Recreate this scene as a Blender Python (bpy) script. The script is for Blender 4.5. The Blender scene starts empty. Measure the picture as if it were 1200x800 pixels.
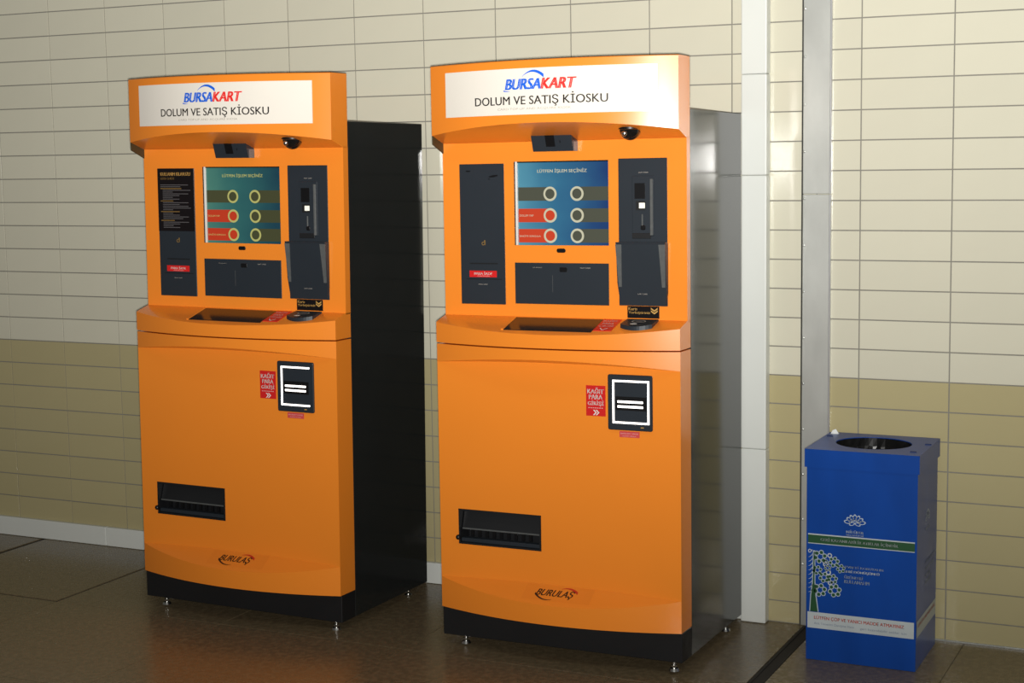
import bpy, bmesh, math, random
from mathutils import Vector, Matrix
random.seed(7)
scene = bpy.context.scene
COL = scene.collection

# ------------------------------------------------------------------ camera
CAM = Vector((4.69753, -5.29931, 1.64435))
YAW, PITCH, ROLL, FPX = -0.448532872, -0.11644494, -0.0161063358, 1860.9
cam_data = bpy.data.cameras.new('camera')
cam = bpy.data.objects.new('camera', cam_data)
COL.objects.link(cam)
_f = Vector((math.sin(YAW)*math.cos(PITCH), math.cos(YAW)*math.cos(PITCH), math.sin(PITCH)))
_r0 = Vector((math.cos(YAW), -math.sin(YAW), 0))
_u0 = _r0.cross(_f)
_r = math.cos(ROLL)*_r0 + math.sin(ROLL)*_u0
_u = -math.sin(ROLL)*_r0 + math.cos(ROLL)*_u0
cam.matrix_world = Matrix(((_r.x, _u.x, -_f.x, CAM.x), (_r.y, _u.y, -_f.y, CAM.y), (_r.z, _u.z, -_f.z, CAM.z), (0, 0, 0, 1)))
cam_data.sensor_fit = 'HORIZONTAL'
cam_data.sensor_width = 36.0
cam_data.lens = 36.0*FPX/1200.0
cam_data.clip_start = 0.05
scene.camera = cam

# ------------------------------------------------------------------ light
world = bpy.data.worlds.new('world')
scene.world = world
world.use_nodes = True
bg = world.node_tree.nodes['Background']
bg.inputs[0].default_value = (0.90, 0.88, 0.80, 1)
bg.inputs[1].default_value = 0.085

# the photographer's flash, just above the lens
fl = bpy.data.lights.new('camera_flash', 'SPOT')
fl.energy = 1790
fl.shadow_soft_size = 0.03
fl.color = (1.0, 0.98, 0.94)
fl.spot_size = math.radians(142)
fl.spot_blend = 1.0
flo = bpy.data.objects.new('camera_flash', fl)
flo.location = CAM + 0.03*_f + Vector((0.0, 0.0, -0.03))
_fy, _fe = -0.50, math.radians(39)      # flash head tilted up
flo.rotation_euler = Vector((math.sin(_fy)*math.cos(_fe), math.cos(_fy)*math.cos(_fe), math.sin(_fe))).to_track_quat('-Z', 'Y').to_euler()
COL.objects.link(flo)

# ceiling lamps of the hall
def ceiling_lamp(x, y, z, sx, sy, power, color=(1.0, 0.97, 0.90)):
    l = bpy.data.lights.new('ceiling_lamp', 'AREA')
    l.shape = 'RECTANGLE'; l.size = sx; l.size_y = sy; l.energy = power; l.color = color
    o = bpy.data.objects.new('ceiling_lamp', l)
    o.location = (x, y, z)
    COL.objects.link(o)
ceiling_lamp(4.6, -1.9, 3.0, 1.5, 0.3, 7, (0.95, 1.0, 0.93))
ceiling_lamp(2.2, -1.9, 3.0, 1.5, 0.3, 4)

scene.view_settings.view_transform = 'Standard'
scene.view_settings.look = 'None'
scene.view_settings.gamma = 1.0
scene.view_settings.use_curve_mapping = False
scene.view_settings.exposure = 0.0

# ------------------------------------------------------------------ helpers
def lin(c):
    return tuple((x/12.92 if x <= 0.04045 else ((x+0.055)/1.055)**2.4) for x in (v/255.0 for v in c))

def mat(name, color, rough=0.5, metal=0.0, spec=0.5, coat=0.0, coat_rough=0.1, var=0.0, var_scale=6.0,
        bump=0.0, bump_scale=300.0, rand=0.0, emit=None, emit_strength=0.0, rough_var=0.0, srgb=True, stretch=None):
    m = bpy.data.materials.new(name); m.use_nodes = True
    nt = m.node_tree; n = nt.nodes; L = nt.links
    p = n['Principled BSDF']
    c = lin(color) if srgb else color
    p.inputs['Base Color'].default_value = (*c, 1)
    p.inputs['Roughness'].default_value = rough
    p.inputs['Metallic'].default_value = metal
    p.inputs['Specular IOR Level'].default_value = spec
    p.inputs['Coat Weight'].default_value = coat
    p.inputs['Coat Roughness'].default_value = coat_rough
    tc = n.new('ShaderNodeTexCoord')
    vec = tc.outputs['Object']
    if stretch:
        mp = n.new('ShaderNodeMapping'); mp.inputs['Scale'].default_value = stretch
        L.new(vec, mp.inputs['Vector']); vec = mp.outputs['Vector']
    src = None
    if var > 0 or rand > 0 or rough_var > 0:
        noise = n.new('ShaderNodeTexNoise'); noise.inputs['Scale'].default_value = var_scale
        noise.inputs['Detail'].default_value = 5
        L.new(vec, noise.inputs['Vector'])
        hsv = n.new('ShaderNodeHueSaturation'); hsv.inputs['Color'].default_value = (*c, 1)
        mr = n.new('ShaderNodeMapRange')
        mr.inputs['From Min'].default_value = 0.3; mr.inputs['From Max'].default_value = 0.7
        mr.inputs['To Min'].default_value = 1-var; mr.inputs['To Max'].default_value = 1+var
        L.new(noise.outputs['Fac'], mr.inputs['Value'])
        val = mr.outputs['Result']
        if rand > 0:
            oi = n.new('ShaderNodeObjectInfo')
            m2 = n.new('ShaderNodeMapRange')
            m2.inputs['To Min'].default_value = 1-rand; m2.inputs['To Max'].default_value = 1+rand
            L.new(oi.outputs['Random'], m2.inputs['Value'])
            mu = n.new('ShaderNodeMath'); mu.operation = 'MULTIPLY'
            L.new(val, mu.inputs[0]); L.new(m2.outputs['Result'], mu.inputs[1]); val = mu.outputs[0]
        L.new(val, hsv.inputs['Value'])
        L.new(hsv.outputs['Color'], p.inputs['Base Color'])
        if rough_var > 0:
            m3 = n.new('ShaderNodeMapRange')
            m3.inputs['From Min'].default_value = 0.3; m3.inputs['From Max'].default_value = 0.7
            m3.inputs['To Min'].default_value = max(rough-rough_var, 0.02); m3.inputs['To Max'].default_value = rough+rough_var
            L.new(noise.outputs['Fac'], m3.inputs['Value']); L.new(m3.outputs['Result'], p.inputs['Roughness'])
    if bump > 0:
        nb = n.new('ShaderNodeTexNoise'); nb.inputs['Scale'].default_value = bump_scale
        nb.inputs['Detail'].default_value = 2
        L.new(tc.outputs['Object'], nb.inputs['Vector'])
        b = n.new('ShaderNodeBump'); b.inputs['Strength'].default_value = bump; b.inputs['Distance'].default_value = 0.001
        L.new(nb.outputs['Fac'], b.inputs['Height']); L.new(b.outputs['Normal'], p.inputs['Normal'])
    if emit:
        p.inputs['Emission Color'].default_value = (*lin(emit), 1)
        p.inputs['Emission Strength'].default_value = emit_strength
    return m

def obj(name, verts, faces, m, parent=None, sharp=None, smooth=False):
    me = bpy.data.meshes.new(name)
    me.from_pydata([tuple(v) for v in verts], [], faces)
    bm = bmesh.new(); bm.from_mesh(me)
    bmesh.ops.recalc_face_normals(bm, faces=bm.faces) if sharp != 'keep' else None
    bm.to_mesh(me); bm.free()
    me.validate()
    if m: me.materials.append(m)
    if smooth:
        for p in me.polygons: p.use_smooth = True
        if isinstance(sharp, float): me.set_sharp_from_angle(angle=sharp)
    o = bpy.data.objects.new(name, me)
    COL.objects.link(o)
    if parent: o.parent = parent
    return o

def bm_obj(name, bm, m, parent=None, smooth=False, angle=0.6):
    me = bpy.data.meshes.new(name)
    bm.normal_update(); bm.to_mesh(me); bm.free()
    if m: me.materials.append(m)
    if smooth:
        for p in me.polygons: p.use_smooth = True
        me.set_sharp_from_angle(angle=angle)
    o = bpy.data.objects.new(name, me)
    COL.objects.link(o)
    if parent: o.parent = parent
    return o

def add_box(bm, x0, x1, y0, y1, z0, z1, bevel=0.0, seg=1):
    vs = [bm.verts.new((x, y, z)) for z in (z0, z1) for y in (y0, y1) for x in (x0, x1)]
    idx = [(0, 2, 3, 1), (4, 5, 7, 6), (0, 1, 5, 4), (1, 3, 7, 5), (3, 2, 6, 7), (2, 0, 4, 6)]
    fs = [bm.faces.new([vs[i] for i in f]) for f in idx]
    if bevel > 0:
        es = list({e for f in fs for e in f.edges})
        bmesh.ops.bevel(bm, geom=es, offset=bevel, segments=seg, profile=0.5, affect='EDGES')

def box(name, x0, x1, y0, y1, z0, z1, m, parent=None, bevel=0.0, seg=1, smooth=False):
    bm = bmesh.new(); add_box(bm, x0, x1, y0, y1, z0, z1, bevel, seg)
    return bm_obj(name, bm, m, parent, smooth)

def add_cyl(bm, c, r0, r1, z0, z1, n=20):
    a = [bm.verts.new((c[0]+r0*math.cos(2*math.pi*i/n), c[1]+r0*math.sin(2*math.pi*i/n), z0)) for i in range(n)]
    b = [bm.verts.new((c[0]+r1*math.cos(2*math.pi*i/n), c[1]+r1*math.sin(2*math.pi*i/n), z1)) for i in range(n)]
    for i in range(n):
        bm.faces.new((a[i], a[(i+1) % n], b[(i+1) % n], b[i]))
    bm.faces.new(a[::-1]); bm.faces.new(b)

def thing(name, label, cat, loc=(0, 0, 0), rot=(0, 0, 0), group=None):
    o = bpy.data.objects.new(name, None); COL.objects.link(o)
    o.empty_display_size = 0.1
    o.location = loc; o.rotation_euler = rot
    o['label'] = label; o['category'] = cat
    if group: o['group'] = group
    return o

_text_cache = {}
def text2d(s, bold=0.0, shear=0.0):
    """flat letters as (verts2d, faces), normalised to a unit box later"""
    k = (s, bold, shear)
    if k in _text_cache: return _text_cache[k]
    cu = bpy.data.curves.new('t', 'FONT'); cu.body = s; cu.size = 1.0
    cu.offset = bold; cu.shear = shear; cu.resolution_u = 3; cu.fill_mode = 'FRONT'
    o = bpy.data.objects.new('t', cu); COL.objects.link(o)
    dg = bpy.context.evaluated_depsgraph_get()
    me = bpy.data.meshes.new_from_object(o.evaluated_get(dg))
    vs = [(v.co.x, v.co.y) for v in me.vertices]
    fs = [tuple(p.vertices) for p in me.polygons]
    bpy.data.objects.remove(o); bpy.data.curves.remove(cu); bpy.data.meshes.remove(me)
    _text_cache[k] = (vs, fs)
    return vs, fs

def lettering(s, x0, x1, z0, z1, fn, m, parent, bold=0.0, shear=0.0, name='lettering'):
    """letters stretched into the box x0..x1, z0..z1; fn maps (x, z) to a point in space"""
    vs, fs = text2d(s, 0.0, shear)
    if bold:      # heavier strokes: the same letters laid twice, a hair apart
        n = len(vs)
        fs = fs+[tuple(n+i for i in f) for f in fs]
        vs = [(x-bold, y) for x, y in vs]+[(x+bold, y) for x, y in vs]
    ax = min(v[0] for v in vs); bx = max(v[0] for v in vs)
    az = min(v[1] for v in vs); bz = max(v[1] for v in vs)
    P = [fn(x0+(v[0]-ax)/(bx-ax)*(x1-x0), z0+(v[1]-az)/(bz-az)*(z1-z0)) for v in vs]
    return obj(name, P, fs, m, parent, sharp='keep')

def patch(name, polys, fn, m, parent):
    """flat print: list of 2-D polygons mapped through fn"""
    V = []; F = []
    for poly in polys:
        i0 = len(V); V += [fn(*p) for p in poly]; F.append(tuple(range(i0, i0+len(poly))))
    return obj(name, V, F, m, parent, sharp='keep')

def ring2d(cx, cz, rx, rz, t, rot=0.0, n=24):
    """quads of an elliptic outline"""
    out = []
    def pt(a, k):
        x, z = (rx*k)*math.cos(a), (rz*k)*math.sin(a)
        return (cx+x*math.cos(rot)-z*math.sin(rot), cz+x*math.sin(rot)+z*math.cos(rot))
    k = 1-t
    for i in range(n):
        a, b = 2*math.pi*i/n, 2*math.pi*(i+1)/n
        out.append([pt(a, 1), pt(b, 1), pt(b, k), pt(a, k)])
    return out

def disc2d(cx, cz, rx, rz, n=20):
    return [[(cx+rx*math.cos(2*math.pi*i/n), cz+rz*math.sin(2*math.pi*i/n)) for i in range(n)]]

def rect2d(x0, x1, z0, z1):
    return [[(x0, z0), (x1, z0), (x1, z1), (x0, z1)]]

def swoosh2d(p0, p1, rise, t, n=16, end=1.0):
    """tapered arc from p0 to p1"""
    out = []; prev = None
    for i in range(n+1):
        s = i/n
        x = p0[0]+(p1[0]-p0[0])*s; z = p0[1]+(p1[1]-p0[1])*s+rise*4*s*(1-s)
        w = t*(0.10+0.90*s) if end > 0 else t*(1-0.90*s)
        cur = ((x, z+w/2), (x, z-w/2))
        if prev: out.append([prev[1], cur[1], cur[0], prev[0]])
        prev = cur
    return out

# ------------------------------------------------------------------ materials
M = {}
M['tile_light'] = mat('tile_light', (0.655, 0.63, 0.505), 0.075, srgb=False, var=0.035, var_scale=2.0, bump=0.04, bump_scale=25, rand=0.022, spec=0.5)
M['tile_dark'] = mat('tile_dark', (0.47, 0.41, 0.225), 0.085, srgb=False, var=0.035, var_scale=2.0, bump=0.04, bump_scale=25, rand=0.022, spec=0.5)
M['grout'] = mat('grout', (0.24, 0.23, 0.20), 0.9, srgb=False, var=0.10, var_scale=9)
M['floor'] = mat('floor', (0.172, 0.128, 0.072), 0.27, srgb=False, var=0.22, var_scale=45, rand=0.05, rough_var=0.05, bump=0.05, bump_scale=120)
M['floor_joint'] = mat('floor_joint', (0.030, 0.025, 0.018), 0.8, srgb=False, var=0.1)
M['white_trim'] = mat('white_trim', (0.72, 0.74, 0.70), 0.38, srgb=False, var=0.02, var_scale=4)
M['metal'] = mat('metal', (0.50, 0.51, 0.48), 0.40, metal=0.62, srgb=False, var=0.10, var_scale=9, bump=0.05, bump_scale=60, stretch=(1, 1, 0.5))
M['metal_edge'] = mat('metal_edge', (0.75, 0.76, 0.77), 0.3, metal=0.8, srgb=False, var=0.05)
M['screw'] = mat('screw', (0.75, 0.76, 0.74), 0.3, metal=0.9, srgb=False, var=0.05)
M['rubber'] = mat('rubber', (0.02, 0.02, 0.018), 0.6, srgb=False, var=0.1)
M['steel'] = mat('steel', (0.65, 0.65, 0.63), 0.25, metal=1.0, srgb=False, var=0.05)
M['orange'] = mat('orange', (0.90, 0.262, 0.024), 0.30, srgb=False, var=0.015, var_scale=3, bump=0.045, bump_scale=420, coat=0.25, coat_rough=0.14)
M['body'] = mat('body', (0.016, 0.018, 0.018), 0.125, srgb=False, var=0.05, var_scale=8, bump=0.06, bump_scale=420, spec=0.45)
M['plinth'] = mat('plinth', (0.010, 0.0105, 0.012), 0.42, srgb=False, var=0.08)
M['module'] = mat('module', (0.020, 0.026, 0.034), 0.42, spec=0.35, srgb=False, var=0.04, bump=0.05, bump_scale=500)
M['module_light'] = mat('module_light', (0.095, 0.10, 0.10), 0.35, srgb=False, var=0.10, var_scale=60)
M['black'] = mat('black', (0.004, 0.004, 0.005), 0.35, srgb=False, var=0.05)
M['black_gloss'] = mat('black_gloss', (0.010, 0.010, 0.010), 0.10, srgb=False, var=0.05)
M['tray'] = mat('tray', (0.012, 0.011, 0.010), 0.16, srgb=False, var=0.06)
M['bracket'] = mat('bracket', (0.055, 0.040, 0.014), 0.6, srgb=False, var=0.05)
M['sign_white'] = mat('sign_white', (0.83, 0.78, 0.70), 0.22, srgb=False, var=0.01)
M['bezel'] = mat('bezel', (0.70, 0.68, 0.64), 0.35, srgb=False, var=0.05)
M['ink_black'] = mat('ink_black', (0.012, 0.009, 0.008), 0.5, srgb=False, var=0.02)
M['ink_grey'] = mat('ink_grey', (0.38, 0.35, 0.31), 0.5, srgb=False, var=0.02)
M['ink_blue'] = mat('ink_blue', (0.005, 0.12, 0.70), 0.5, srgb=False, var=0.02)
M['ink_red'] = mat('ink_red', (0.80, 0.02, 0.015), 0.5, srgb=False, var=0.02)
M['ink_white'] = mat('ink_white', (0.72, 0.70, 0.66), 0.5, srgb=False, var=0.02)
M['ink_gold'] = mat('ink_gold', (0.52, 0.30, 0.08), 0.5, srgb=False, var=0.02)
M['ink_dim_gold'] = mat('ink_dim_gold', (0.20, 0.12, 0.035), 0.5, srgb=False, var=0.02)
M['ink_dim_grey'] = mat('ink_dim_grey', (0.10, 0.095, 0.10), 0.5, srgb=False, var=0.02)
M['red_label'] = mat('red_label', (0.62, 0.016, 0.016), 0.35, srgb=False, var=0.03)
M['pink_label'] = mat('pink_label', (0.62, 0.07, 0.07), 0.4, srgb=False, var=0.03)
M['pink_ink'] = mat('pink_ink', (0.70, 0.40, 0.38), 0.4, srgb=False, var=0.03)
M['poster_black'] = mat('poster_black', (0.006, 0.004, 0.005), 0.3, srgb=False, var=0.05)
M['glow'] = mat('glow', (255, 250, 245), 0.4, emit=(255, 247, 240), emit_strength=2.2)
M['key_white'] = mat('key_white', (235, 235, 222), 0.4, emit=(235, 235, 220), emit_strength=0.35)
M['logo_brown'] = mat('logo_brown', (0.050, 0.016, 0.004), 0.5, srgb=False, var=0.03)
M['logo_red'] = mat('logo_red', (0.55, 0.030, 0.012), 0.4, srgb=False, var=0.03)
M['logo_film'] = mat('logo_film', (0.86, 0.245, 0.023), 0.30, srgb=False, var=0.03)
M['dome'] = mat('dome', (0.006, 0.006, 0.006), 0.06, srgb=False, var=0.05, coat=0.5, coat_rough=0.03)
M['bin_blue'] = mat('bin_blue', (0.004, 0.054, 0.30), 0.32, spec=0.3, srgb=False, var=0.14, var_scale=7, bump=0.20, bump_scale=14, stretch=(1, 1, 0.35))
M['bin_inside'] = mat('bin_inside', (0.004, 0.02, 0.10), 0.6, srgb=False, var=0.05)
M['bag'] = mat('bag', (0.008, 0.008, 0.008), 0.18, srgb=False, var=0.1)
M['bin_green'] = mat('bin_green', (0.010, 0.070, 0.022), 0.45, srgb=False, var=0.06)
M['bin_white'] = mat('bin_white', (0.48, 0.53, 0.55), 0.45, srgb=False, var=0.06, var_scale=12)
M['bin_pale'] = mat('bin_pale', (0.42, 0.50, 0.58), 0.45, srgb=False, var=0.06)
M['bin_red'] = mat('bin_red', (0.62, 0.12, 0.09), 0.45, srgb=False, var=0.06)
M['bin_slate'] = mat('bin_slate', (0.20, 0.24, 0.32), 0.45, srgb=False, var=0.06)
M['paper'] = mat('paper', (0.80, 0.82, 0.80), 0.7, srgb=False, var=0.03)

def screen_mat(name, ca, cb, cc, strength=1.0):
    """a lit display picture: three colours blending across the panel"""
    m = bpy.data.materials.new(name); m.use_nodes = True
    nt = m.node_tree; n = nt.nodes; L = nt.links
    p = n['Principled BSDF']
    p.inputs['Base Color'].default_value = (0.006, 0.008, 0.01, 1); p.inputs['Roughness'].default_value = 0.25
    tc = n.new('ShaderNodeTexCoord'); sx = n.new('ShaderNodeSeparateXYZ')
    L.new(tc.outputs['Generated'], sx.inputs[0])
    nz = n.new('ShaderNodeTexNoise'); nz.inputs['Scale'].default_value = 2.2
    L.new(tc.outputs['Generated'], nz.inputs['Vector'])
    a = n.new('ShaderNodeMath'); a.operation = 'MULTIPLY_ADD'; a.inputs[1].default_value = 0.8
    L.new(sx.outputs['X'], a.inputs[0])
    b = n.new('ShaderNodeMath'); b.operation = 'MULTIPLY'; b.inputs[1].default_value = 0.35
    L.new(nz.outputs['Fac'], b.inputs[0]); L.new(b.outputs[0], a.inputs[2])
    r = n.new('ShaderNodeValToRGB')
    r.color_ramp.elements[0].position = 0.12; r.color_ramp.elements[0].color = (*lin(ca), 1)
    r.color_ramp.elements[1].position = 0.95; r.color_ramp.elements[1].color = (*lin(cc), 1)
    e = r.color_ramp.elements.new(0.5); e.color = (*lin(cb), 1)
    L.new(a.outputs[0], r.inputs['Fac'])
    L.new(r.outputs['Color'], p.inputs['Emission Color'])
    p.inputs['Emission Strength'].default_value = strength
    return m
def lit(name, c, s=0.9):
    return mat(name, (8, 8, 8), 0.35, emit=c, emit_strength=s)
M['screen_blue'] = screen_mat('screen_blue', (88, 152, 172), (48, 108, 140), (22, 58, 110))
M['screen_teal'] = screen_mat('screen_teal', (72, 122, 106), (40, 92, 90), (16, 56, 70))
M['ui_olive'] = lit('ui_olive', (82, 84, 70))
M['ui_red'] = lit('ui_red', (214, 68, 36))
M['ui_cream'] = lit('ui_cream', (212, 208, 178))
M['ui_olive_b'] = lit('ui_olive_b', (68, 70, 44))
M['ui_red_b'] = lit('ui_red_b', (190, 56, 28))
M['ui_cream_b'] = lit('ui_cream_b', (182, 180, 106))

# ------------------------------------------------------------------ tiled walls
TW, TH, Z_LINE = 0.30, 0.10, 0.877      # tile size; height where light tiles meet dark ones
GAP = 0.0040
def proj(p):
    d = Vector(p)-CAM
    z = d.dot(_f)
    return 600+FPX*d.dot(_r)/z, 400-FPX*d.dot(_u)/z
SOLIDS = [((2.20, -0.66, 0.13), (3.05, -0.08, 1.76)), ((2.20, -0.66, 1.2), (3.05, -0.60, 1.93)),
          ((0.96, -0.68, 0.13), (1.80, -0.10, 1.76)), ((0.97, -0.68, 1.2), (1.80, -0.62, 1.92)),
          ((3.37, -0.36, 0.0), (3.72, -0.05, 0.68)), ((3.05, -0.045, 0.0), (3.135, 0.0, 2.5))]
def hidden(p):
    p = Vector(p); d = p-CAM
    for lo, hi in SOLIDS:
        t0, t1 = 0.0, 0.999
        for k in range(3):
            a = (lo[k]-CAM[k])/d[k]; b = (hi[k]-CAM[k])/d[k]
            if a > b: a, b = b, a
            t0 = max(t0, a); t1 = min(t1, b)
        if t0 < t1: return True
    return False
def seen(x0, x1, z0, z1):
    for i in range(7):
        for j in range(5):
            p = (x0+(x1-x0)*i/6, 0.0, z0+(z1-z0)*j/4)
            px, py = proj(p)
            if -6 < px < 1206 and -6 < py < 806 and not hidden(p): return True
    return False

def tile_geo(w, h):
    """tile with a small chamfer; origin at its lower left front corner"""
    g = GAP/2; c = 0.0006; d = 0.007
    x0, x1, z0, z1 = g, w-g, g, h-g
    V = [(x0, d, z0), (x1, d, z0), (x1, d, z1), (x0, d, z1),
         (x0, c, z0), (x1, c, z0), (x1, c, z1), (x0, c, z1),
         (x0+c, 0, z0+c), (x1-c, 0, z0+c), (x1-c, 0, z1-c), (x0+c, 0, z1-c)]
    F = [(8, 9, 10, 11)]
    for i in range(4):
        j = (i+1) % 4
        F += [(4+i, 4+j, 8+j, 8+i), (i, j, 4+j, 4+i)]
    return V, F
_tile_mesh = {}
def tile_mesh(w, h, m):
    k = (round(w, 4), round(h, 4), m.name)
    if k not in _tile_mesh:
        V, F = tile_geo(w, h)
        me = bpy.data.meshes.new('tile'); me.from_pydata(V, [], F)
        bm = bmesh.new(); bm.from_mesh(me); bmesh.ops.recalc_face_normals(bm, faces=bm.faces); bm.to_mesh(me); bm.free()
        me.materials.append(m)
        _tile_mesh[k] = me
    return _tile_mesh[k]

def tiled_wall(name, xa, xb, xs, label):
    wall = box(name, xa, xb, 0.0035, 0.16, -0.12, 2.777, M['grout'])
    wall['kind'] = 'structure'; wall['label'] = label
    rest = {'tile_light': ([], []), 'tile_dark': ([], [])}
    zs = [0.0]+[Z_LINE+TH*k for k in range(-8, 20)]
    for i in range(len(xs)-1):
        for j in range(len(zs)-1):
            x0, x1, z0, z1 = xs[i], xs[i+1], zs[j], zs[j+1]
            key = 'tile_dark' if z1 <= Z_LINE+0.001 else 'tile_light'
            if seen(x0, x1, z0, z1):
                o = bpy.data.objects.new('tile', tile_mesh(x1-x0, z1-z0, M[key]))
                # every tile sits a hair differently
                o.location = (x0, random.uniform(-0.0004, 0.0004), z0)
                o.rotation_euler = (random.uniform(-1, 1)*0.0012, 0, random.uniform(-1, 1)*0.0008)
                o.parent = wall
                COL.objects.link(o)
            else:
                V, F = tile_geo(x1-x0, z1-z0); rv, rf = rest[key]; b = len(rv)
                rv += [(v[0]+x0, v[1], v[2]+z0) for v in V]; rf += [tuple(b+q for q in f) for f in F]
    for key, (V, F) in rest.items():
        if V:
            o = obj('tiling', V, F, M[key], wall); o['kind'] = 'stuff'
    return wall

tiled_wall('wall_back', -1.8, 3.2985, [-1.8+TW*k for k in range(17)]+[3.2985], 'cream and ochre tiled wall behind the kiosks')
tiled_wall('wall_right', 3.2985, 5.846, [3.2985]+[3.446+TW*k for k in range(9)], 'cream and ochre tiled wall behind the blue bin')

# ------------------------------------------------------------------ floor
floor = box('floor', -1.8, 5.85, -7.5, 0.16, -0.14, -0.0035, M['floor_joint'])
floor['kind'] = 'structure'; floor['label'] = 'polished brown stone floor'
def slab(x0, x1, y0, y1, g=0.004):
    bm = bmesh.new()
    add_box(bm, x0+g/2, x1-g/2, y0+g/2, y1-g/2, -0.02, 0.0, bevel=0.0003)
    return bm_obj('slab', bm, M['floor'], floor)
GX0, GX1 = 3.262, 3.312            # expansion joint in the floor
fx = [-1.65, -0.9, -0.15, 0.60, 1.35, 2.10, 2.85, GX0]
fx2 = [GX1, 3.81, 4.56, 5.31, 5.84]
fy = [0.0, -0.785, -1.535, -2.285, -3.035, -3.785, -4.535, -5.285, -6.035, -6.785, -7.48]
for xs in (fx, fx2):
    for i in range(len(xs)-1):
        for j in range(len(fy)-1):
            slab(xs[i], xs[i+1], fy[j+1], fy[j], 0.026 if xs[i+1] < 0.61 and j == 0 else 0.0022)
j3 = thing('trim_3', 'dark expansion joint running across the floor from the wall', 'trim')
del j3['category']; j3['kind'] = 'structure'
box('joint_gasket', GX0+0.010, GX1-0.010, -7.4, -0.01, -0.02, -0.004, M['rubber'], j3)
for a, b in ((GX0+0.001, GX0+0.011), (GX1-0.011, GX1-0.001)):
    box('joint_rail', a, b, -7.4, -0.01, -0.02, 0.001, M['floor_joint'], j3, bevel=0.001)

# ------------------------------------------------------------------ trims on the wall
bb = thing('baseboard_back', 'white skirting trunking along the foot of the wall', 'trim')
del bb['category']; bb['kind'] = 'structure'
xs = [-1.79, 0.2, 2.2, 3.046]
for i in range(3):
    box('skirting_length', xs[i]+.0006, xs[i+1]-.0006, -0.022, -0.0005, 0.001, 0.083, M['white_trim'], bb, bevel=0.003, seg=2)
box('skirting_length', 3.352, 5.8, -0.006, -0.0005, 0.0005, 0.006, M['metal'], bb)

t1 = thing('trim_1', 'white vertical cable trunking on the wall beside the kiosk', 'trim')
del t1['category']; t1['kind'] = 'structure'
cz = [0.001, 0.62, 1.565, 1.905, 2.70]
for i in range(4):
    box('trunking_cover', 3.047, 3.1365, -0.046, -0.0005, cz[i]+.0004, cz[i+1]-.0004, M['white_trim'], t1, bevel=0.004, seg=2)

t2 = thing('trim_2', 'brushed metal expansion joint cover running up the wall', 'trim')
del t2['category']; t2['kind'] = 'structure'
for a, b in ((0.001, 1.498), (1.5, 2.75)):
    box('cover_plate', 3.2525, 3.3445, -0.010, -0.0005, a, b, M['metal'], t2, bevel=0.0015)
    box('cover_edge', 3.3445, 3.350, -0.014, -0.0005, a, b, M['metal_edge'], t2, bevel=0.001)
box('seal', 3.246, 3.2525, -0.003, -0.0003, 0.001, 2.75, M['rubber'], t2)
for k in range(14):
    z = 0.22+0.158*k
    bm = bmesh.new()
    bmesh.ops.create_uvsphere(bm, u_segments=12, v_segments=6, radius=0.0045)
    bmesh.ops.transform(bm, matrix=Matrix.Translation((3.2575, -0.010, z)) @ Matrix.Diagonal((1, 0.5, 1, 1)), verts=bm.verts)
    bm_obj('screw', bm, M['screw'], t2, smooth=True, angle=3)

# ------------------------------------------------------------------ kiosk
HW = 0.429
BULGE = 0.075
HBULGE = 0.090
def kk(u): return 1-(u/HW)**2
def U(xr): return xr-HW
V_DOOR, V_PANEL, V_HEAD, V_LEDGE = -0.318, -0.252, -0.324, -0.320
def door_rows(u):
    k = kk(u)
    return [(0.132, 1), (0.236-0.040*k, 1), (0.236+0.011*k, 0), (0.354, 0), (0.473, 0), (0.772, 0), (0.966+0.010*k, 0), (0.966+0.027*k, 1), (1.0265, 1)]
def door_v(u, z):
    r = door_rows(u)
    for (z0, w0), (z1, w1) in zip(r, r[1:]):
        if z <= z1 or z1 == r[-1][0]:
            t = 0 if z1 == z0 else min(max((z-z0)/(z1-z0), 0), 1)
            return V_DOOR-BULGE*kk(u)*(w0+(w1-w0)*t)
    return V_DOOR

def column_shell(name, cols, rows_fn, back_v, m, parent, hole=None):
    """front surface from columns u and rows (v, z), closed at the sides, top, bottom and back"""
    V = []; F = []
    n = len(rows_fn(cols[0]))
    for u in cols:
        for (v, z) in rows_fn(u): V.append((u, v, z))
    def id_(i, j): return i*n+j
    for i in range(len(cols)-1):
        for j in range(n-1):
            if hole and hole(i, j): continue
            F.append((id_(i, j), id_(i+1, j), id_(i+1, j+1), id_(i, j+1)))
    # back edge loops (bottom and top)
    nb = len(V)
    for u in cols:
        r = rows_fn(u); V.append((u, back_v, r[0][1])); V.append((u, back_v, r[-1][1]))
    for i in range(len(cols)-1):
        b0, t0, b1, t1_ = nb+2*i, nb+2*i+1, nb+2*i+2, nb+2*i+3
        F.append((id_(i, 0), b0, b1, id_(i+1, 0)))
        F.append((id_(i, n-1), id_(i+1, n-1), t1_, t0))
        if not hole: F.append((b0, t0, t1_, b1))
    for i in (0, len(cols)-1):
        F.append(tuple([id_(i, j) for j in range(n)]+[nb+2*i+1, nb+2*i]))
    return obj(name, V, F, m, parent, sharp=0.35, smooth=True)

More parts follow.
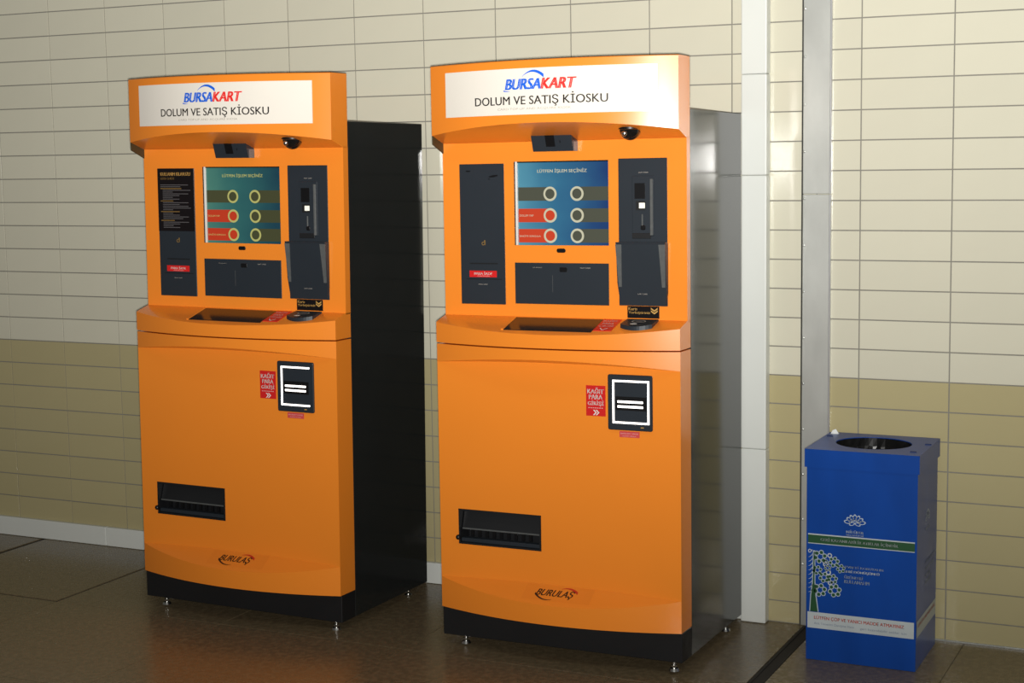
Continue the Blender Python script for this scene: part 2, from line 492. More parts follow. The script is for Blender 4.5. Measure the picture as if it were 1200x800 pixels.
def rounded_plate(name, x0, x1, z0, z1, vb, vf, r, m, parent):
    """plate in the front plane with rounded corners and a small front bevel"""
    pts = []
    for cx, cz, a0 in ((x1-r, z1-r, 0), (x0+r, z1-r, 90), (x0+r, z0+r, 180), (x1-r, z0+r, 270)):
        for k in range(5):
            a = math.radians(a0+22.5*k); pts.append((cx+r*math.cos(a), cz+r*math.sin(a)))
    n = len(pts); cx, cz = (x0+x1)/2, (z0+z1)/2
    b = min(0.002, abs(vb-vf)*0.5)
    V = [(p[0], vb, p[1]) for p in pts]+[(p[0], vf+b, p[1]) for p in pts]
    V += [(cx+(p[0]-cx)*(1-2*b/(x1-x0)), vf, cz+(p[1]-cz)*(1-2*b/(z1-z0))) for p in pts]
    F = [tuple(range(2*n, 3*n)), tuple(range(n))[::-1]]
    for i in range(n):
        j = (i+1) % n
        F += [(i, j, n+j, n+i), (n+i, n+j, 2*n+j, 2*n+i)]
    return obj(name, V, F, m, parent)

def make_kiosk(label, loc, rot, left_side):
    K = thing('ticket_kiosk', label, 'kiosk', loc, rot, 'orange ticket kiosks')
    # ---- cabinet, plinth, feet
    box('cabinet', -HW, HW, -0.222, 0.297, 0.034, 1.777, M['body'], K, bevel=0.002)
    box('plinth', -HW, HW, -0.312, -0.2225, 0.034, 0.1305, M['plinth'], K, bevel=0.002)
    for (x, y) in ((0.073, -0.288), (0.825, -0.298), (0.835, 0.19), (0.073, 0.19)):
        bm = bmesh.new()
        c = (U(x), y)
        add_cyl(bm, c, 0.006, 0.006, 0.012, 0.036, 12)
        add_cyl(bm, c, 0.010, 0.010, 0.017, 0.023, 6)
        add_cyl(bm, c, 0.017, 0.013, 0.004, 0.012, 18)
        bm_obj('foot', bm, M['steel'], K, smooth=True)

    # ---- lower door with curved bands above and below
    cols = sorted(set([round(-HW+2*HW*i/36, 4) for i in range(37)]+[round(U(0.070), 4), round(U(0.374), 4)]))
    hx0, hx1 = cols.index(round(U(0.070), 4)), cols.index(round(U(0.374), 4))
    def drow(u): return [(V_DOOR-BULGE*kk(u)*w, z) for z, w in door_rows(u)]
    door = column_shell('door', cols, drow, -0.2225, M['orange'], K, hole=lambda i, j: j == 3 and hx0 <= i < hx1)
    # payout bay set into the door
    x0, x1, z0, z1, vf, vb = U(0.070), U(0.374), 0.354, 0.473, V_DOOR-0.002, V_DOOR+0.070
    bm = bmesh.new(); t = 0.006
    add_box(bm, x0, x0+t, vf, vb, z0, z1); add_box(bm, x1-t, x1, vf, vb, z0, z1)
    add_box(bm, x0+t, x1-t, vf, vb, z1-t, z1); add_box(bm, x0+t, x1-t, vf, vb, z0, z0+t)
    add_box(bm, x0+t, x1-t, vb-0.004, vb, z0+t, z1-t)
    bay = bm_obj('payout_bay', bm, M['plinth'], K)
    zf = z0+0.052
    obj('flap', [(x0+t+.003, vf+0.012, zf), (x1-t-.003, vf+0.012, zf), (x1-t-.003, vf+0.030, z1-t), (x0+t+.003, vf+0.030, z1-t),
                 (x0+t+.003, vf+0.018, zf), (x1-t-.003, vf+0.018, zf), (x1-t-.003, vf+0.036, z1-t), (x0+t+.003, vf+0.036, z1-t)],
        [(0, 1, 2, 3), (7, 6, 5, 4), (0, 4, 5, 1), (1, 5, 6, 2), (2, 6, 7, 3), (3, 7, 4, 0)], M['plinth'], bay)
    box('flap_edge', x0+t+.003, x1-t-.003, vf+0.008, vf+0.014, zf-0.003, zf+0.002, M['module_light'], bay, bevel=.001)
    box('sill', x0+t, x1-t, vf+0.004, vf+0.030, z0+t, z0+0.020, M['module'], bay, bevel=.003)
    for k in range(9):
        xa = x0+0.030+k*0.027
        box('brush', xa, xa+0.011, vf+0.030, vf+0.036, z0+0.020, zf-0.004, M['black'], bay)
    bm = bmesh.new()
    bmesh.ops.create_uvsphere(bm, u_segments=12, v_segments=8, radius=0.009)
    bmesh.ops.translate(bm, verts=bm.verts, vec=(x0-0.001, vf-0.002, z0+0.022))
    bm_obj('latch', bm, M['black'], bay, smooth=True, angle=3)
    # banknote reader
    reader = rounded_plate('banknote_reader', U(0.616), U(0.766), 0.772, 0.949, V_DOOR+0.004, V_DOOR-0.007, 0.006, M['module'], K)
    vg = V_DOOR-0.0072
    gx0, gx1, gz0, gz1, w = U(0.633), U(0.757), 0.794, 0.932, 0.0058
    bars = [(gx0, gx0+w, gz0, gz1), (gx0+w, gx1-w, gz1-w, gz1), (gx0+w, gx1-w, gz0, gz0+w)]
    if left_side == 'plain': bars.append((gx1-w, gx1, gz0, gz1))
    for (a, b, c, d) in bars: box('light_strip', a, b, vg-0.0015, vg+0.004, c, d, M['glow'], reader)
    box('slot_recess', U(0.643), U(0.747), vg-0.0006, vg+0.003, 0.836, 0.880, M['black'], reader)
    for zc in (0.8635, 0.848): box('slot_light', U(0.650), U(0.736), vg-0.0030, vg, zc-0.0035, zc+0.0035, M['glow'], reader, bevel=.001)
    box('status_mark', U(0.728), U(0.738), vg-0.0006, vg+.001, 0.782, 0.785, M['ink_gold'], reader)
    # red stickers on the door
    fn = lambda x, z: (U(x), V_DOOR-0.0016, z)
    red = box('red_sticker', U(0.539), U(0.606), V_DOOR-0.001, V_DOOR+.001, 0.812, 0.910, M['red_label'], K)
    for s, za, zb, a, b in (('KAĞIT', 0.884, 0.9035, .544, .600), ('PARA', 0.866, 0.8805, .549, .596), ('GİRİŞİ', 0.8435, 0.8625, .545, .600)):
        lettering(s, a, b, za, zb, fn, M['ink_white'], red, bold=0.02)
    patch('caption_line', [q for a in range(7) for q in rect2d(.547+.0075*a, .552+.0075*a, .837, .8395)], fn, M['pink_ink'], red)
    patch('arrow', [[(x, .832), (x+.005, .832), (x+.013, .8235), (x+.005, .815), (x, .815), (x+.008, .8235)] for x in (.563, .572)], fn, M['ink_white'], red)
    pink = box('small_sticker', U(0.653), U(0.721), V_DOOR-0.001, V_DOOR+.001, 0.749, 0.7685, M['pink_label'], K)
    lettering('BANKNOT GİRİŞİ', .657, .717, .758, .765, fn, M['pink_ink'], pink)
    lettering('KAĞIT PARA', .664, .710, .752, .756, fn, M['pink_ink'], pink)
    # maker's mark on the lower band
    on_door = lambda x, z, o=0.0014: (U(x), door_v(U(x), z)-o*0.7, z+o*0.7)
    N = 8
    film = patch('transparent_sticker', [[(a, b), (a+.030, b), (a+.030, b+.004), (a, b+.004)] for a in [.325+.030*i for i in range(8)] for b in [.208+.004*j for j in range(9)]],
                 lambda x, z: on_door(x, z, 0.0006), M['logo_film'], K)
    lettering('BURULAŞ', .368, .503, .2145, .235, on_door, M['logo_brown'], film, bold=0.03, shear=0.35)
    patch('swoosh', swoosh2d((.366, .2225), (.432, .2115), -.0065, .005, end=-1), on_door, M['logo_brown'], film)
    patch('swoosh', swoosh2d((.452, .2375), (.512, .2310), .0055, .006), on_door, M['logo_red'], film)

    # ---- shelf
    def lrow(u):
        k = kk(u)
        return [(V_LEDGE-BULGE*k, 1.0315), (V_LEDGE-BULGE*k, 1.0985-0.024*k), (V_LEDGE-BULGE*k+0.004, 1.1005-0.024*k), (V_PANEL-0.001, 1.118)]
    cols2 = [-HW+2*HW*i/36 for i in range(37)]
    column_shell('shelf', cols2, lrow, -0.2225, M['orange'], K)
    def shelf_z(u, v):
        k = kk(u); va, za = V_LEDGE-BULGE*k+0.004, 1.1005-0.024*k
        t = (v-va)/(V_PANEL-va)
        return za+(1.118-za)*t
    def on_shelf(o): return lambda x, v: (U(x), v, shelf_z(U(x), v)+o)
    def shelf_plate(name, quad, o, m, thick=0.004, parent=K):
        """plate lying on the sloping shelf: quad = 4 (x, v)"""
        nx, nv = 10, 4; V = []; F = []
        for h in (o, o-thick):
            for i in range(nx+1):
                for j in range(nv+1):
                    s, t = i/nx, j/nv
                    a = [quad[0][c]+(quad[1][c]-quad[0][c])*s for c in (0, 1)]
                    b = [quad[3][c]+(quad[2][c]-quad[3][c])*s for c in (0, 1)]
                    x, v = a[0]+(b[0]-a[0])*t, a[1]+(b[1]-a[1])*t
                    V.append((U(x), v, shelf_z(U(x), v)+h))
        n1 = (nx+1)*(nv+1); ix = lambda i, j: i*(nv+1)+j
        for i in range(nx):
            for j in range(nv):
                F += [(ix(i, j), ix(i+1, j), ix(i+1, j+1), ix(i, j+1)), (n1+ix(i, j), n1+ix(i, j+1), n1+ix(i+1, j+1), n1+ix(i+1, j))]
        for i in range(nx):
            F += [(ix(i, 0), n1+ix(i, 0), n1+ix(i+1, 0), ix(i+1, 0)), (ix(i, nv), ix(i+1, nv), n1+ix(i+1, nv), n1+ix(i, nv))]
        for j in range(nv):
            F += [(ix(0, j), ix(0, j+1), n1+ix(0, j+1), n1+ix(0, j)), (ix(nx, j), n1+ix(nx, j), n1+ix(nx, j+1), ix(nx, j+1))]
        return obj(name, V, F, m, parent)
    tray = shelf_plate('card_tray', [(.271, -.366), (.578, -.366), (.578, -.264), (.271, -.264)], 0.0022, M['tray'])
    shelf_plate('tray_lip', [(.262, -.366), (.271, -.366), (.271, -.264), (.262, -.264)], 0.004, M['orange'], parent=tray)
    tag_ = shelf_plate('shelf_sticker', [(.5785, -.352), (.640, -.352), (.640, -.260), (.5785, -.260)], 0.0018, M['red_label'])
    f2 = on_shelf(0.0026)
    for s, va, vb_, a, b in (('KAĞIT', -.283, -.267, .585, .634), ('PARA', -.305, -.290, .590, .629), ('ÇIKIŞI', -.326, -.311, .585, .634)):
        lettering(s, a, b, va, vb_, f2, M['pink_ink'], tag_, bold=0.02)
    patch('arrow', [[(.596, -.332), (.609, -.347), (.622, -.332), (.622, -.337), (.609, -.351), (.596, -.337)]], f2, M['ink_white'], tag_)
    # card pad with a curved front
    n = 12; V = []; F = []
    for h in (0.013, -0.004):
        for i in range(n+1):
            x = .660+.106*i/n; s = i/n
            vfr = -.322-.020*(1-(2*s-1)**2)
            V += [(U(x), -.262, shelf_z(U(x), -.262)+h*0.45), (U(x), vfr, shelf_z(U(x), vfr)+h)]
    n1 = 2*(n+1)
    for i in range(n):
        a = 2*i
        F += [(a, a+2, a+3, a+1), (n1+a, n1+a+1, n1+a+3, n1+a+2), (a+1, a+3, n1+a+3, n1+a+1), (a, n1+a, n1+a+2, a+2)]
    F += [(0, 1, n1+1, n1), (2*n, n1+2*n, n1+2*n+1, 2*n+1)]
    pad = obj('card_pad', V, F, M['module'], K)
    def on_pad(x, v):
        t = (v+.262)/-.070
        return (U(x), v, shelf_z(U(x), v)+.0145*(.45+.55*t)+.0012)
    patch('card_symbol', ring2d(.712, -.295, .024, .014, .18), on_pad, M['ink_grey'], pad)
    patch('card_symbol', rect2d(.704, .724, -.303, -.288), on_pad, M['ink_dim_grey'], pad)
    patch('card_slot', disc2d(.706, -.326, .012, .007), on_pad, M['ink_white'], pad)

    # ---- upper panel with the screen opening
    sx0, sx1, sz0, sz1 = U(0.262), U(0.595), 1.352, 1.6235
    bm = bmesh.new(); va, vb = V_PANEL, -0.2215
    add_box(bm, -HW, sx0, va, vb, 1.1135, 1.690); add_box(bm, sx1, HW, va, vb, 1.1135, 1.690)
    add_box(bm, sx0, sx1, va, vb, 1.1135, sz0); add_box(bm, sx0, sx1, va, vb, sz1, 1.690)
    bmesh.ops.remove_doubles(bm, verts=bm.verts, dist=1e-5)
    bm_obj('front_panel', bm, M['orange'], K)
    blue = left_side == 'plain'
    sm, so, sr, sc = (M['screen_blue'], M['ui_olive'], M['ui_red'], M['ui_cream']) if blue else (M['screen_teal'], M['ui_olive_b'], M['ui_red_b'], M['ui_cream_b'])
    vs = V_PANEL+0.010
    scr = box('screen', sx0, sx1, vs, -0.223, sz0, sz1, sm, K)
    box('bezel', sx0, sx0+0.0095, vs-0.006, vs+.001, sz0, sz1, M['bezel'], scr, bevel=.001)
    box('bezel', sx0, sx0+0.003, vs-0.0085, vs-.005, sz0, sz1, M['black'], scr)
    box('bezel', sx0+.0095, sx1, vs-0.004, vs+.001, sz1-0.004, sz1, M['black'], scr)
    s1 = lambda x, z: (U(x), vs-0.0006, z)
    s2 = lambda x, z: (U(x), vs-0.0012, z)
    s3 = lambda x, z: (U(x), vs-0.0018, z)
    for r_, zc in enumerate((1.518, 1.4485, 1.3825)):
        for side in (0, 1):
            c = so if (side or r_ == 0) else sr
            cx = .482 if side else .387
            xa, xb = (cx+.004, .595) if side else (.2725, cx-.004)
            bt = patch('menu_button', rect2d(xa, xb, zc-.022, zc+.022), s1, c, scr)
            patch('menu_icon', disc2d(cx, zc, .0235, .0235, 24), s2, sc, scr)
            patch('menu_icon', disc2d(cx, zc, .0165, .0165, 24), s3, c, scr)
    lettering('LÜTFEN İŞLEM SEÇİNİZ', .342, .517, 1.584, 1.600, s1, sc, scr, bold=0.02)
    lettering('DOLUM YAP', .277, .327, 1.445, 1.4515, s2, sc, scr)
    lettering('BAKİYE SORGULA', .277, .352, 1.3785, 1.386, s2, sc, scr)
    rounded_plate('motion_sensor', U(.412), U(.444), 1.328, 1.342, V_PANEL+.002, V_PANEL-.0022, .0065, M['black'], K)

    # left dark module
    vp = V_PANEL-0.003
    fp = lambda x, z: (U(x), vp-0.0007, z)
    lm = box('coin_module', U(.063), U(.2265), vp, V_PANEL+.004, 1.156, 1.6185, M['module'], K, bevel=.001)
    st = box('red_sticker', U(.095), U(.196), vp-.0008, vp+.001, 1.2455, 1.267, M['red_label'], lm)
    fs = lambda x, z: (U(x), vp-0.0014, z)
    lettering('PARA İADE', .113, .180, 1.2535, 1.264, fs, M['ink_white'], lm, bold=.02)
    lettering('COIN RETURN', .124, .170, 1.2475, 1.251, fs, M['pink_ink'], lm)
    lettering('PARA İADE', .128, .162, 1.2205, 1.2245, fp, M['ink_grey'], lm)
    patch('coin_symbol', ring2d(.148, 1.357, .006, .006, .45)+rect2d(.151, .156, 1.352, 1.368), fp, M['ink_dim_gold'], lm)
    box('coin_slot', U(.098), U(.200), vp-.0015, vp, 1.289, 1.293, M['plinth'], lm)
    box('coin_flap', U(.085), U(.215), vp-.0012, vp+.001, 1.238, 1.2405, M['plinth'], lm)
    if left_side == 'notice':
        po = box('notice', U(.0635), U(.2255), vp-.0012, vp+.0005, 1.392, 1.618, M['poster_black'], lm)
        fn_ = lambda x, z: (U(x), vp-0.0019, z)
        lettering('KULLANIM KILAVUZU', .078, .212, 1.592, 1.604, fn_, M['ink_gold'], lm, bold=.03)
        lettering('USER GUIDE', .078, .140, 1.578, 1.586, fn_, M['ink_dim_gold'], lm, bold=.02)
        rnd = random.Random(5); z = 1.560
        g = []; gold = []
        for i in range(25):
            if i in (2, 9, 15, 20):
                gold += rect2d(.076, .076+rnd.uniform(.05, .11), z-.0030, z)
            else:
                ind = .076 if i < 2 else .086
                g += rect2d(ind, ind+rnd.choice([.045, .075, .09, .115, .125]), z-.0024, z)
            z -= .0064
        patch('notice_text', g, fn_, M['ink_dim_grey'], lm)
        patch('notice_text', gold, fn_, M['ink_dim_gold'], lm)
    else:
        patch('printed_mark', [[(.172, 1.574), (.190, 1.574), (.205, 1.578), (.205, 1.582), (.186, 1.581), (.172, 1.577)]], fp, M['black'], lm)
        patch('printed_mark', rect2d(.170, .176, 1.567, 1.570), fp, M['black'], lm)
        patch('printed_mark', rect2d(.088, .104, 1.593, 1.597), fp, M['black'], lm)

    # lower dark module
    low = box('receipt_module', U(.2625), U(.5945), vp, V_PANEL+.004, 1.1605, 1.295, M['module'], K, bevel=.001)
    lettering('FİŞ RECEIPT', .327, .361, 1.278, 1.2815, fp, M['ink_grey'], low)
    lettering('KART CARD', .496, .532, 1.278, 1.2815, fp, M['ink_grey'], low)
    rounded_plate('lens_window', U(.423), U(.450), 1.266, 1.281, vp+.001, vp-.0012, .003, M['black'], low)
    box('seam', U(.3975), U(.3985), vp-.0004, vp+.001, 1.20, 1.255, M['module_light'], low)

    # right dark module: card reader above, cover below
    cr = box('card_module', U(.630), U(.7935), vp, V_PANEL+.004, 1.162, 1.627, M['module'], K, bevel=.001)
    rounded_plate('card_bay', U(.677), U(.752), 1.383, 1.572, vp+.001, vp-.0015, .003, M['module'], cr)
    box('bay_edge', U(.738), U(.7475), vp-.006, vp, 1.385, 1.562, M['module_light'], cr, bevel=.0015)
    box('bay_base', U(.677), U(.740), vp-.0032, vp, 1.375, 1.392, M['plinth'], cr, bevel=.001)
    box('display', U(.686), U(.721), vp-.0028, vp, 1.500, 1.549, M['black'], cr)
    box('key', U(.701), U(.7205), vp-.0045, vp, 1.470, 1.4875, M['key_white'], cr, bevel=.001)
    box('key_well', U(.690), U(.722), vp-.0022, vp, 1.464, 1.493, M['plinth'], cr)
    box('coin_groove', U(.709), U(.7135), vp-.004, vp, 1.413, 1.452, M['module_light'], cr, bevel=.001)
    rounded_plate('coin_catch', U(.706), U(.722), 1.402, 1.417, vp, vp-.005, .005, M['black'], cr)
    lettering('KART CARD', .699, .731, 1.5805, 1.584, fp, M['ink_grey'], cr)
    # cover: prism with slanting cheeks
    zc0, zc1 = 1.166, 1.361
    V = [(U(.627), vp, zc1), (U(.796), vp, zc1), (U(.796), vp, 1.205), (U(.790), vp, zc0), (U(.634), vp, zc0), (U(.627), vp, 1.255),
         (U(.6285), vp-.022, zc1), (U(.7945), vp-.022, zc1), (U(.7945), vp-.0076, 1.205), (U(.788), vp-.004, zc0), (U(.636), vp-.004, zc0), (U(.6285), vp-.0104, 1.235)]
    cv = obj('reader_cover', V, [(6, 7, 8, 11), (11, 8, 9, 10), (0, 1, 7, 6), (0, 6, 11, 5), (5, 11, 10, 4), (1, 2, 8, 7), (2, 3, 9, 8), (3, 4, 10, 9), (5, 4, 3, 2, 1, 0)], M['module'], K)
    def cover_v(z): return vp-.004-.018*(z-zc0)/(zc1-zc0)
    for (xa, xb, xc, xd) in ((.6275, .6480, .6435, .6335), (.7725, .7945, .7905, .7795)):
        za, zb = zc1-.004, 1.222
        P = [(xa, za), (xb, za), (xc, zb), (xd, zb)]
        obj('cheek', [(U(x), cover_v(z)-.0022, z) for x, z in P]+[(U(x), cover_v(z)+.003, z) for x, z in P],
            [(0, 1, 2, 3), (7, 6, 5, 4), (0, 4, 5, 1), (1, 5, 6, 2), (2, 6, 7, 3), (3, 7, 4, 0)], M['module_light'], cv)
    box('cover_top', U(.628), U(.795), vp-.024, vp, zc1-.002, zc1+.003, M['module'], cv, bevel=.001)
    lettering('KART CARD', .697, .729, 1.1985, 1.202, lambda x, z: (U(x), vp-.0085, z), M['ink_grey'], cv)
    # label under the cover
    kl = box('card_label', U(.657), U(.765), V_PANEL-.0012, V_PANEL+.001, 1.1225, 1.161, M['poster_black'], K)
    fk = lambda x, z: (U(x), V_PANEL-.002, z)
    lettering('Kartı', .661, .690, 1.1475, 1.157, fk, M['ink_gold'], kl, bold=.02)
    lettering('Yerleştiriniz', .661, .735, 1.1345, 1.1445, fk, M['ink_gold'], kl, bold=.02)
    patch('chevron', [[(.737, z), (.7485, z-.008), (.760, z), (.760, z-.005), (.7485, z-.013), (.737, z-.005)] for z in (1.157, 1.149)], fk, M['ink_gold'], kl)

    # ---- header
    def hrow(u):
        k = kk(u)
        return [(V_PANEL, 1.687), (V_HEAD-HBULGE*k, 1.712+0.030*k), (V_HEAD-HBULGE*k, 1.9345), (V_HEAD-HBULGE*k+.003, 1.9370)]
    head = column_shell('header', cols2, hrow, -0.2225, M['orange'], K)
    hv = lambda u: V_HEAD-HBULGE*kk(u)
    # sign plate following the curve
    n = 24; V = []; F = []
    for o in (-0.0025, 0.002):
        for i in range(n+1):
            u = U(.070+.730*i/n)
            V += [(u, hv(u)+o, 1.768), (u, hv(u)+o, 1.9110)]
    n1 = 2*(n+1)
    for i in range(n):
        a = 2*i
        F += [(a, a+2, a+3, a+1), (n1+a, n1+a+1, n1+a+3, n1+a+2), (a+1, a+3, n1+a+3, n1+a+1), (a, n1+a, n1+a+2, a+2)]
    F += [(0, 1, n1+1, n1), (2*n, n1+2*n, n1+2*n+1, 2*n+1)]
    sign = obj('sign', V, F, M['sign_white'], K, sharp=0.5, smooth=True)
    fh = lambda x, z: (U(x), hv(U(x))-.0036, z)
    lettering('BURSA', .312, .440, 1.8455, 1.8790, fh, M['ink_blue'], sign, bold=0.055, shear=0.25)
    lettering('KART', .438, .558, 1.8455, 1.8790, fh, M['ink_red'], sign, bold=0.055, shear=0.25)
    patch('swoosh', swoosh2d((.375, 1.8850), (.450, 1.8850), .0165, .012), fh, M['ink_blue'], sign)
    patch('swoosh', swoosh2d((.307, 1.8430), (.332, 1.8410), -.001, .004, end=-1), fh, M['ink_blue'], sign)
    lettering('DOLUM VE SATIŞ KİOSKU', .196, .655, 1.792, 1.8345, fh, M['ink_black'], sign, bold=0.014)
    lettering('CARD TOP-UP AND ACQUIRE KIOSK', .284, .539, 1.7815, 1.7895, fh, M['ink_grey'], sign)
    # dark end flange under the header
    x = -HW
    obj('end_flange', [(x, V_HEAD+.001, 1.7115), (x, V_HEAD+.001, 1.684), (x, V_PANEL, 1.655), (x, V_PANEL, 1.6865), (x+.004, V_HEAD+.001, 1.7115), (x+.004, V_HEAD+.001, 1.684), (x+.004, V_PANEL, 1.655), (x+.004, V_PANEL, 1.6865)],
        [(0, 1, 2, 3), (7, 6, 5, 4), (0, 4, 5, 1), (1, 5, 6, 2), (2, 6, 7, 3), (3, 7, 4, 0)], M['bracket'], K)
    # camera housing
    a, b = U(.349), U(.490)
    V = [(a, -.312, 1.735), (b, -.312, 1.735), (b, -.286, 1.654), (a, -.286, 1.654), (a, -.250, 1.735), (b, -.250, 1.735), (b, -.250, 1.654), (a, -.250, 1.654)]
    ch = obj('camera_housing', V, [(0, 1, 2, 3), (7, 6, 5, 4), (0, 4, 5, 1), (1, 5, 6, 2), (2, 6, 7, 3), (3, 7, 4, 0)], M['module'], K)
    def fc(x, z, o=0.0012):
        t = (1.735-z)/.081
        return (U(x), -.312+.026*t-o, z)
    patch('camera_window', rect2d(.398, .430, 1.6685, 1.705), fc, M['black'], ch)
    patch('camera_mark', rect2d(.447, .450, 1.680, 1.688), fc, M['black'], ch)
    box('housing_side', b, b+.0012, -.284, -.2525, 1.6545, 1.684, M['module_light'], ch)
    # dome camera under the header
    bm = bmesh.new()
    bmesh.ops.create_uvsphere(bm, u_segments=24, v_segments=14, radius=0.034)
    bmesh.ops.delete(bm, geom=[v for v in bm.verts if v.co.z > 0.006], context='VERTS')
    bmesh.ops.translate(bm, verts=bm.verts, vec=(U(.697), -.318, 1.715))
    dm = bm_obj('dome_camera', bm, M['dome'], K, smooth=True, angle=3)
    bm = bmesh.new()
    add_cyl(bm, (U(.697), -.318), 0.038, 0.041, 1.716, 1.742, 28)
    bm_obj('dome_ring', bm, M['black'], dm, smooth=True)
    bm = bmesh.new()
    bmesh.ops.create_uvsphere(bm, u_segments=12, v_segments=8, radius=0.010)
    bmesh.ops.translate(bm, verts=bm.verts, vec=(U(.690), -.347, 1.703))
    bm_obj('dome_lens', bm, M['steel'], dm, smooth=True, angle=3)
    return K

make_kiosk('orange ticket kiosk with a blue screen, the one nearer the blue bin',
           (2.195+.429+.0036, -.36-.0062, -.001), (-.0117, -.0051, -.0047), 'plain')
make_kiosk('orange ticket kiosk with a greenish screen and a black notice left of it',
           (2.195+.429-1.2472, -.36-.0146, -.0045), (-.0084, .0071, -.0113), 'notice')

# ------------------------------------------------------------------ recycling bin
BX, BY = 3.5445, -0.2045
B = thing('recycling_bin', 'blue box-shaped recycling bin with printed front and round opening', 'bin', (BX, BY, 0.0))
hw, hd, HB = 0.1765, 0.1605, 0.690
bm = bmesh.new()
T = 0.004
add_box(bm, -hw, hw, -hd, -hd+T, 0.001, HB); add_box(bm, -hw, hw, hd-T, hd, 0.001, HB)
add_box(bm, -hw, -hw+T, -hd+T, hd-T, 0.001, HB); add_box(bm, hw-T, hw, -hd+T, hd-T, 0.001, HB)
add_box(bm, -hw+T, hw-T, -hd+T, hd-T, 0.001, 0.006)
bm_obj('body', bm, M['bin_blue'], B)
# lid: tray-shaped cap with a round hole
lw, ld, z0, z1 = 0.1825, 0.1665, 0.637, 0.696
n = 48; V = []; F = []
R = 0.122
def sq(a):
    c, s = math.cos(a), math.sin(a); k = 1/max(abs(c), abs(s)); return (lw*c*k, ld*s*k)
angs = [2*math.pi*i/n for i in range(n)]
for a in angs: V.append((R*math.cos(a), 0.005+R*0.90*math.sin(a), z1))
for a in angs: V.append((*sq(a), z1))
for a in angs: V.append((*sq(a), z0))
for a in angs:
    x, y = sq(a); V.append((x*(1-.003/lw), y*(1-.003/ld), z0))
for a in angs:
    x, y = sq(a); V.append((x*(1-.003/lw), y*(1-.003/ld), z1-.004))
for a in angs: V.append((R*math.cos(a), 0.005+R*0.90*math.sin(a), z1-.004))
for r_ in range(5):
    for i in range(n):
        j = (i+1) % n; F.append((r_*n+i, r_*n+j, (r_+1)*n+j, (r_+1)*n+i))
for i in range(n):
    j = (i+1) % n; F.append((5*n+i, 5*n+j, j, i))
lid = obj('lid', V, F, M['bin_blue'], B)
for (x, y) in ((.150, -.105), (.168, .040), (-.165, .085)):
    box('lid_tab', x-.010, x+.010, y-.004, y+.004, z1-.001, z1+.0025, M['bin_inside'], lid, bevel=.001)
ff = lambda x, z: (x, -hd-.0008, z)
ff2 = lambda x, z: (x, -hd-.0014, z)
ff3 = lambda x, z: (x, -hd-.0020, z)
# emblem with petals
pet = []
for k in range(-3, 4):
    a = math.radians(90-k*27); rr = .021 if abs(k) < 3 else .024
    pet += ring2d(-.020+rr*math.cos(a), .464+rr*.85*math.sin(a), .0115, .0062, .34, rot=a, n=16)
for k in (-1, 1):
    pet += ring2d(-.020+k*.009, .4615, .010, .0055, .34, rot=math.radians(-k*20), n=14)
patch('emblem', pet, ff, M['bin_pale'], B)
lettering('NİLÜFER', -.0470, .0085, .4305, .4415, ff, M['bin_pale'], B, bold=.03)
lettering('BELEDİYESİ', -.0470, .0085, .4220, .4285, ff, M['bin_pale'], B, bold=.03)
# green stripe
g = box('green_stripe', -.171, .170, -hd-.0007, -hd+.001, .388, .4185, M['bin_green'], B)
patch('stripe_edge', rect2d(-.171, .170, .4155, .4195)+rect2d(-.171, .170, .3865, .3890), ff2, M['bin_white'], g)
lettering('GERİ KAZANILABİLİR ATIKLAR İÇİNDİR', -.130, .118, .3955, .4095, ff2, M['bin_white'], g, bold=.02)
# tree of recycling wheels
tree = []; tree_w = []
trunk = [(-.163, .162), (-.160, .215), (-.1545, .260), (-.1525, .360), (-.1495, .360), (-.1490, .260), (-.1455, .215), (-.138, .162)]
trunk_w = [(-.166, .162), (-.163, .216), (-.1570, .262), (-.1550, .364), (-.1472, .364), (-.1465, .262), (-.1425, .216), (-.135, .162)]
patch('tree_outline', [trunk_w], ff, M['bin_pale'], B)
patch('tree_trunk', [trunk], ff2, M['bin_green'], B)
wheels = [(-.131, .345, .021), (-.086, .332, .017), (-.140, .300, .015), (-.118, .278, .017), (-.131, .235, .021), (-.083, .238, .021), (-.090, .275, .016), (-.107, .310, .011), (-.064, .312, .014), (-.112, .330, .008)]
for (cx, cz_, r_) in wheels:
    ow = []; og = []
    for k in range(6):
        a = math.radians(60*k+15)
        x, z = cx+r_*.72*math.cos(a), cz_+r_*.72*math.sin(a)
        ow += disc2d(x, z, r_*.40, r_*.40, 7); og += disc2d(x, z, r_*.29, r_*.29, 6)
    patch('wheel_outline', ow, ff, M['bin_pale'], B); patch('wheel', og, ff2, M['bin_green'], B)
for (cx, cz_, r_) in ((-.100, .352, .008), (-.113, .322, .009), (-.098, .262, .008), (-.104, .296, .009), (-.165, .362, .006)):
    patch('blossom', ring2d(cx, cz_, r_, r_, .45, n=12), ff2, M['bin_white'], B)
patch('leaf_stroke', [q for k in range(10) for q in swoosh2d((-.170, .225+.0145*k), (-.1565, .236+.0145*k), -.003, .004, n=4)], ff, M['bin_pale'], B)
for s, x0, x1, za, zb, m_ in (('ÇEVREYİ KORUYALIM', -.058, .072, .314, .3255, 'bin_pale'), ('GERİ DÖNÜŞÜMLÜ', -.055, .060, .299, .311, 'bin_white'), ('ÜRÜNLERİ', -.052, .008, .281, .2935, 'bin_pale'), ('KULLANALIM', -.052, .028, .266, .277, 'bin_pale')):
    lettering(s, x0, x1, za, zb, ff, M[m_], B, bold=.04 if m_ == 'bin_white' else .02)
w_ = box('white_band', -.172, .1705, -hd-.0007, -hd+.001, .107, .160, M['bin_white'], B)
lettering('LÜTFEN ÇÖP VE YANICI MADDE ATMAYINIZ', -.150, .140, .135, .1505, ff2, M['bin_red'], w_, bold=.03)
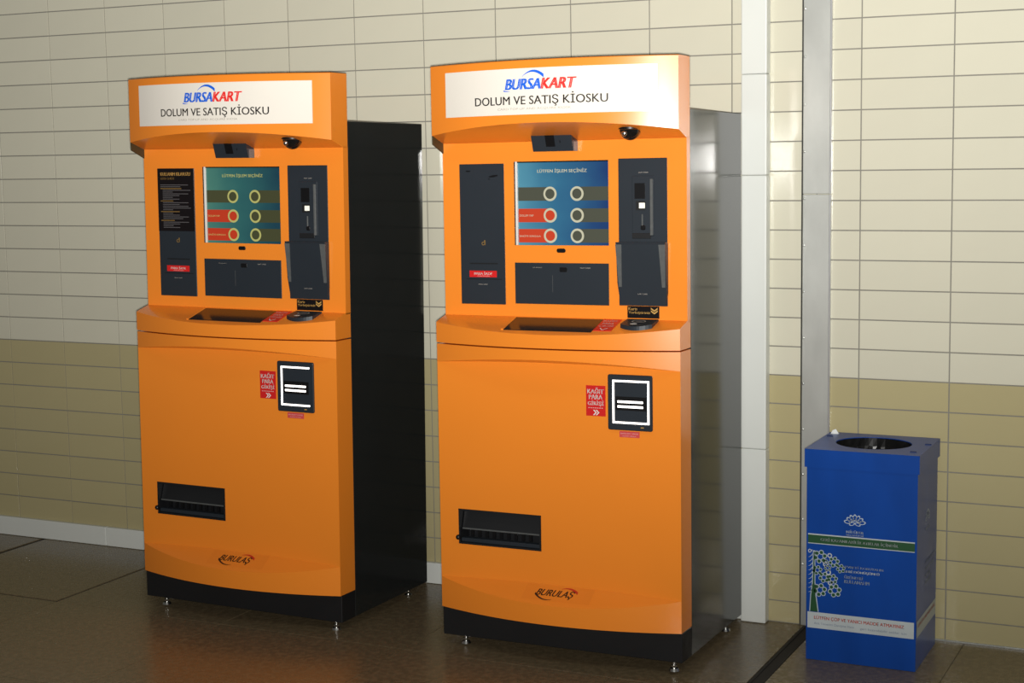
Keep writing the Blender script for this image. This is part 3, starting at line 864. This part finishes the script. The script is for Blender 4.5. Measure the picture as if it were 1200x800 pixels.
lettering('Atık Yönetimi Danışma Hattı', -.150, -.02, .1180, .1275, ff2, M['bin_slate'], w_)
lettering('geri kazanılabilir atıklar için', .0, .148, .1160, .1255, ff2, M['bin_slate'], w_)
# print on the right side
fr = lambda y, z: (hw+.0008, y, z)
patch('side_band', rect2d(-.152, .156, .107, .160), fr, M['bin_white'], B)
pet = []
for k in range(-3, 4):
    a = math.radians(90-k*27); pet += ring2d(.0+.024*math.cos(a), .462+.021*math.sin(a), .0125, .0070, .34, rot=a, n=14)
patch('side_emblem', pet, fr, M['bin_pale'], B)
lettering('NİLÜFER', -.030, .032, .428, .441, fr, M['bin_pale'], B, bold=.03)
for s, za in (('ÇEVREYİ KORUYALIM', .318), ('GERİ DÖNÜŞÜMLÜ', .296), ('ÜRÜNLERİ', .274), ('KULLANALIM', .252)):
    lettering(s, -.03, -.03+.0105*len(s), za, za+.013, fr, M['bin_pale'], B, bold=.02)
fr2 = lambda y, z: (hw+.0014, y, z)
lettering('LÜTFEN ÇÖP VE YANICI MADDE ATMAYINIZ', -.135, .140, .135, .1505, fr2, M['bin_red'], B, bold=.03)

# bag lining the bin
rnd = random.Random(11)
n, rows = 56, 12
V = []; F = []
for j in range(rows):
    t = j/(rows-1)
    for i in range(n):
        a = 2*math.pi*i/n
        fold = .006*math.sin(9*a+2*t)+.004*math.sin(17*a+5*t)+rnd.uniform(-.002, .002)
        r_ = R*0.985*(1-.25*t**2)-abs(fold)*min(1, 5*t)
        V.append((BX+r_*math.cos(a), BY+.005+r_*.90*math.sin(a), .694-.30*t+rnd.uniform(-.002, .002)*(t > 0)))
for j in range(rows-1):
    for i in range(n):
        k = (i+1) % n; F.append((j*n+i, j*n+k, (j+1)*n+k, (j+1)*n+i))
c = len(V); V.append((BX, BY, .38))
for i in range(n): F.append(((rows-1)*n+i, (rows-1)*n+(i+1) % n, c))
bag = obj('trash_bag', V, F, M['bag'])
bag['label'] = 'crumpled black plastic bag lining the opening of the blue bin'; bag['category'] = 'bag'

# scrap of paper on the bin's back corner
V = [(-.014, -.004, 0), (-.002, -.006, 0), (.012, -.003, 0), (.013, .005, 0), (-.012, .006, 0), (-.008, -.001, .012), (.002, .002, .016), (.009, .001, .006)]
F = [(0, 1, 5), (1, 6, 5), (1, 2, 7), (1, 7, 6), (2, 3, 7), (3, 4, 6), (3, 6, 7), (4, 5, 6), (4, 0, 5), (4, 3, 2, 1, 0)]
sp = obj('paper_scrap', V, F, M['paper'])
sp.location = (3.385, -.072, .6963)
sp['label'] = 'small crumpled white scrap lying on the back corner of the bin lid'; sp['category'] = 'paper'
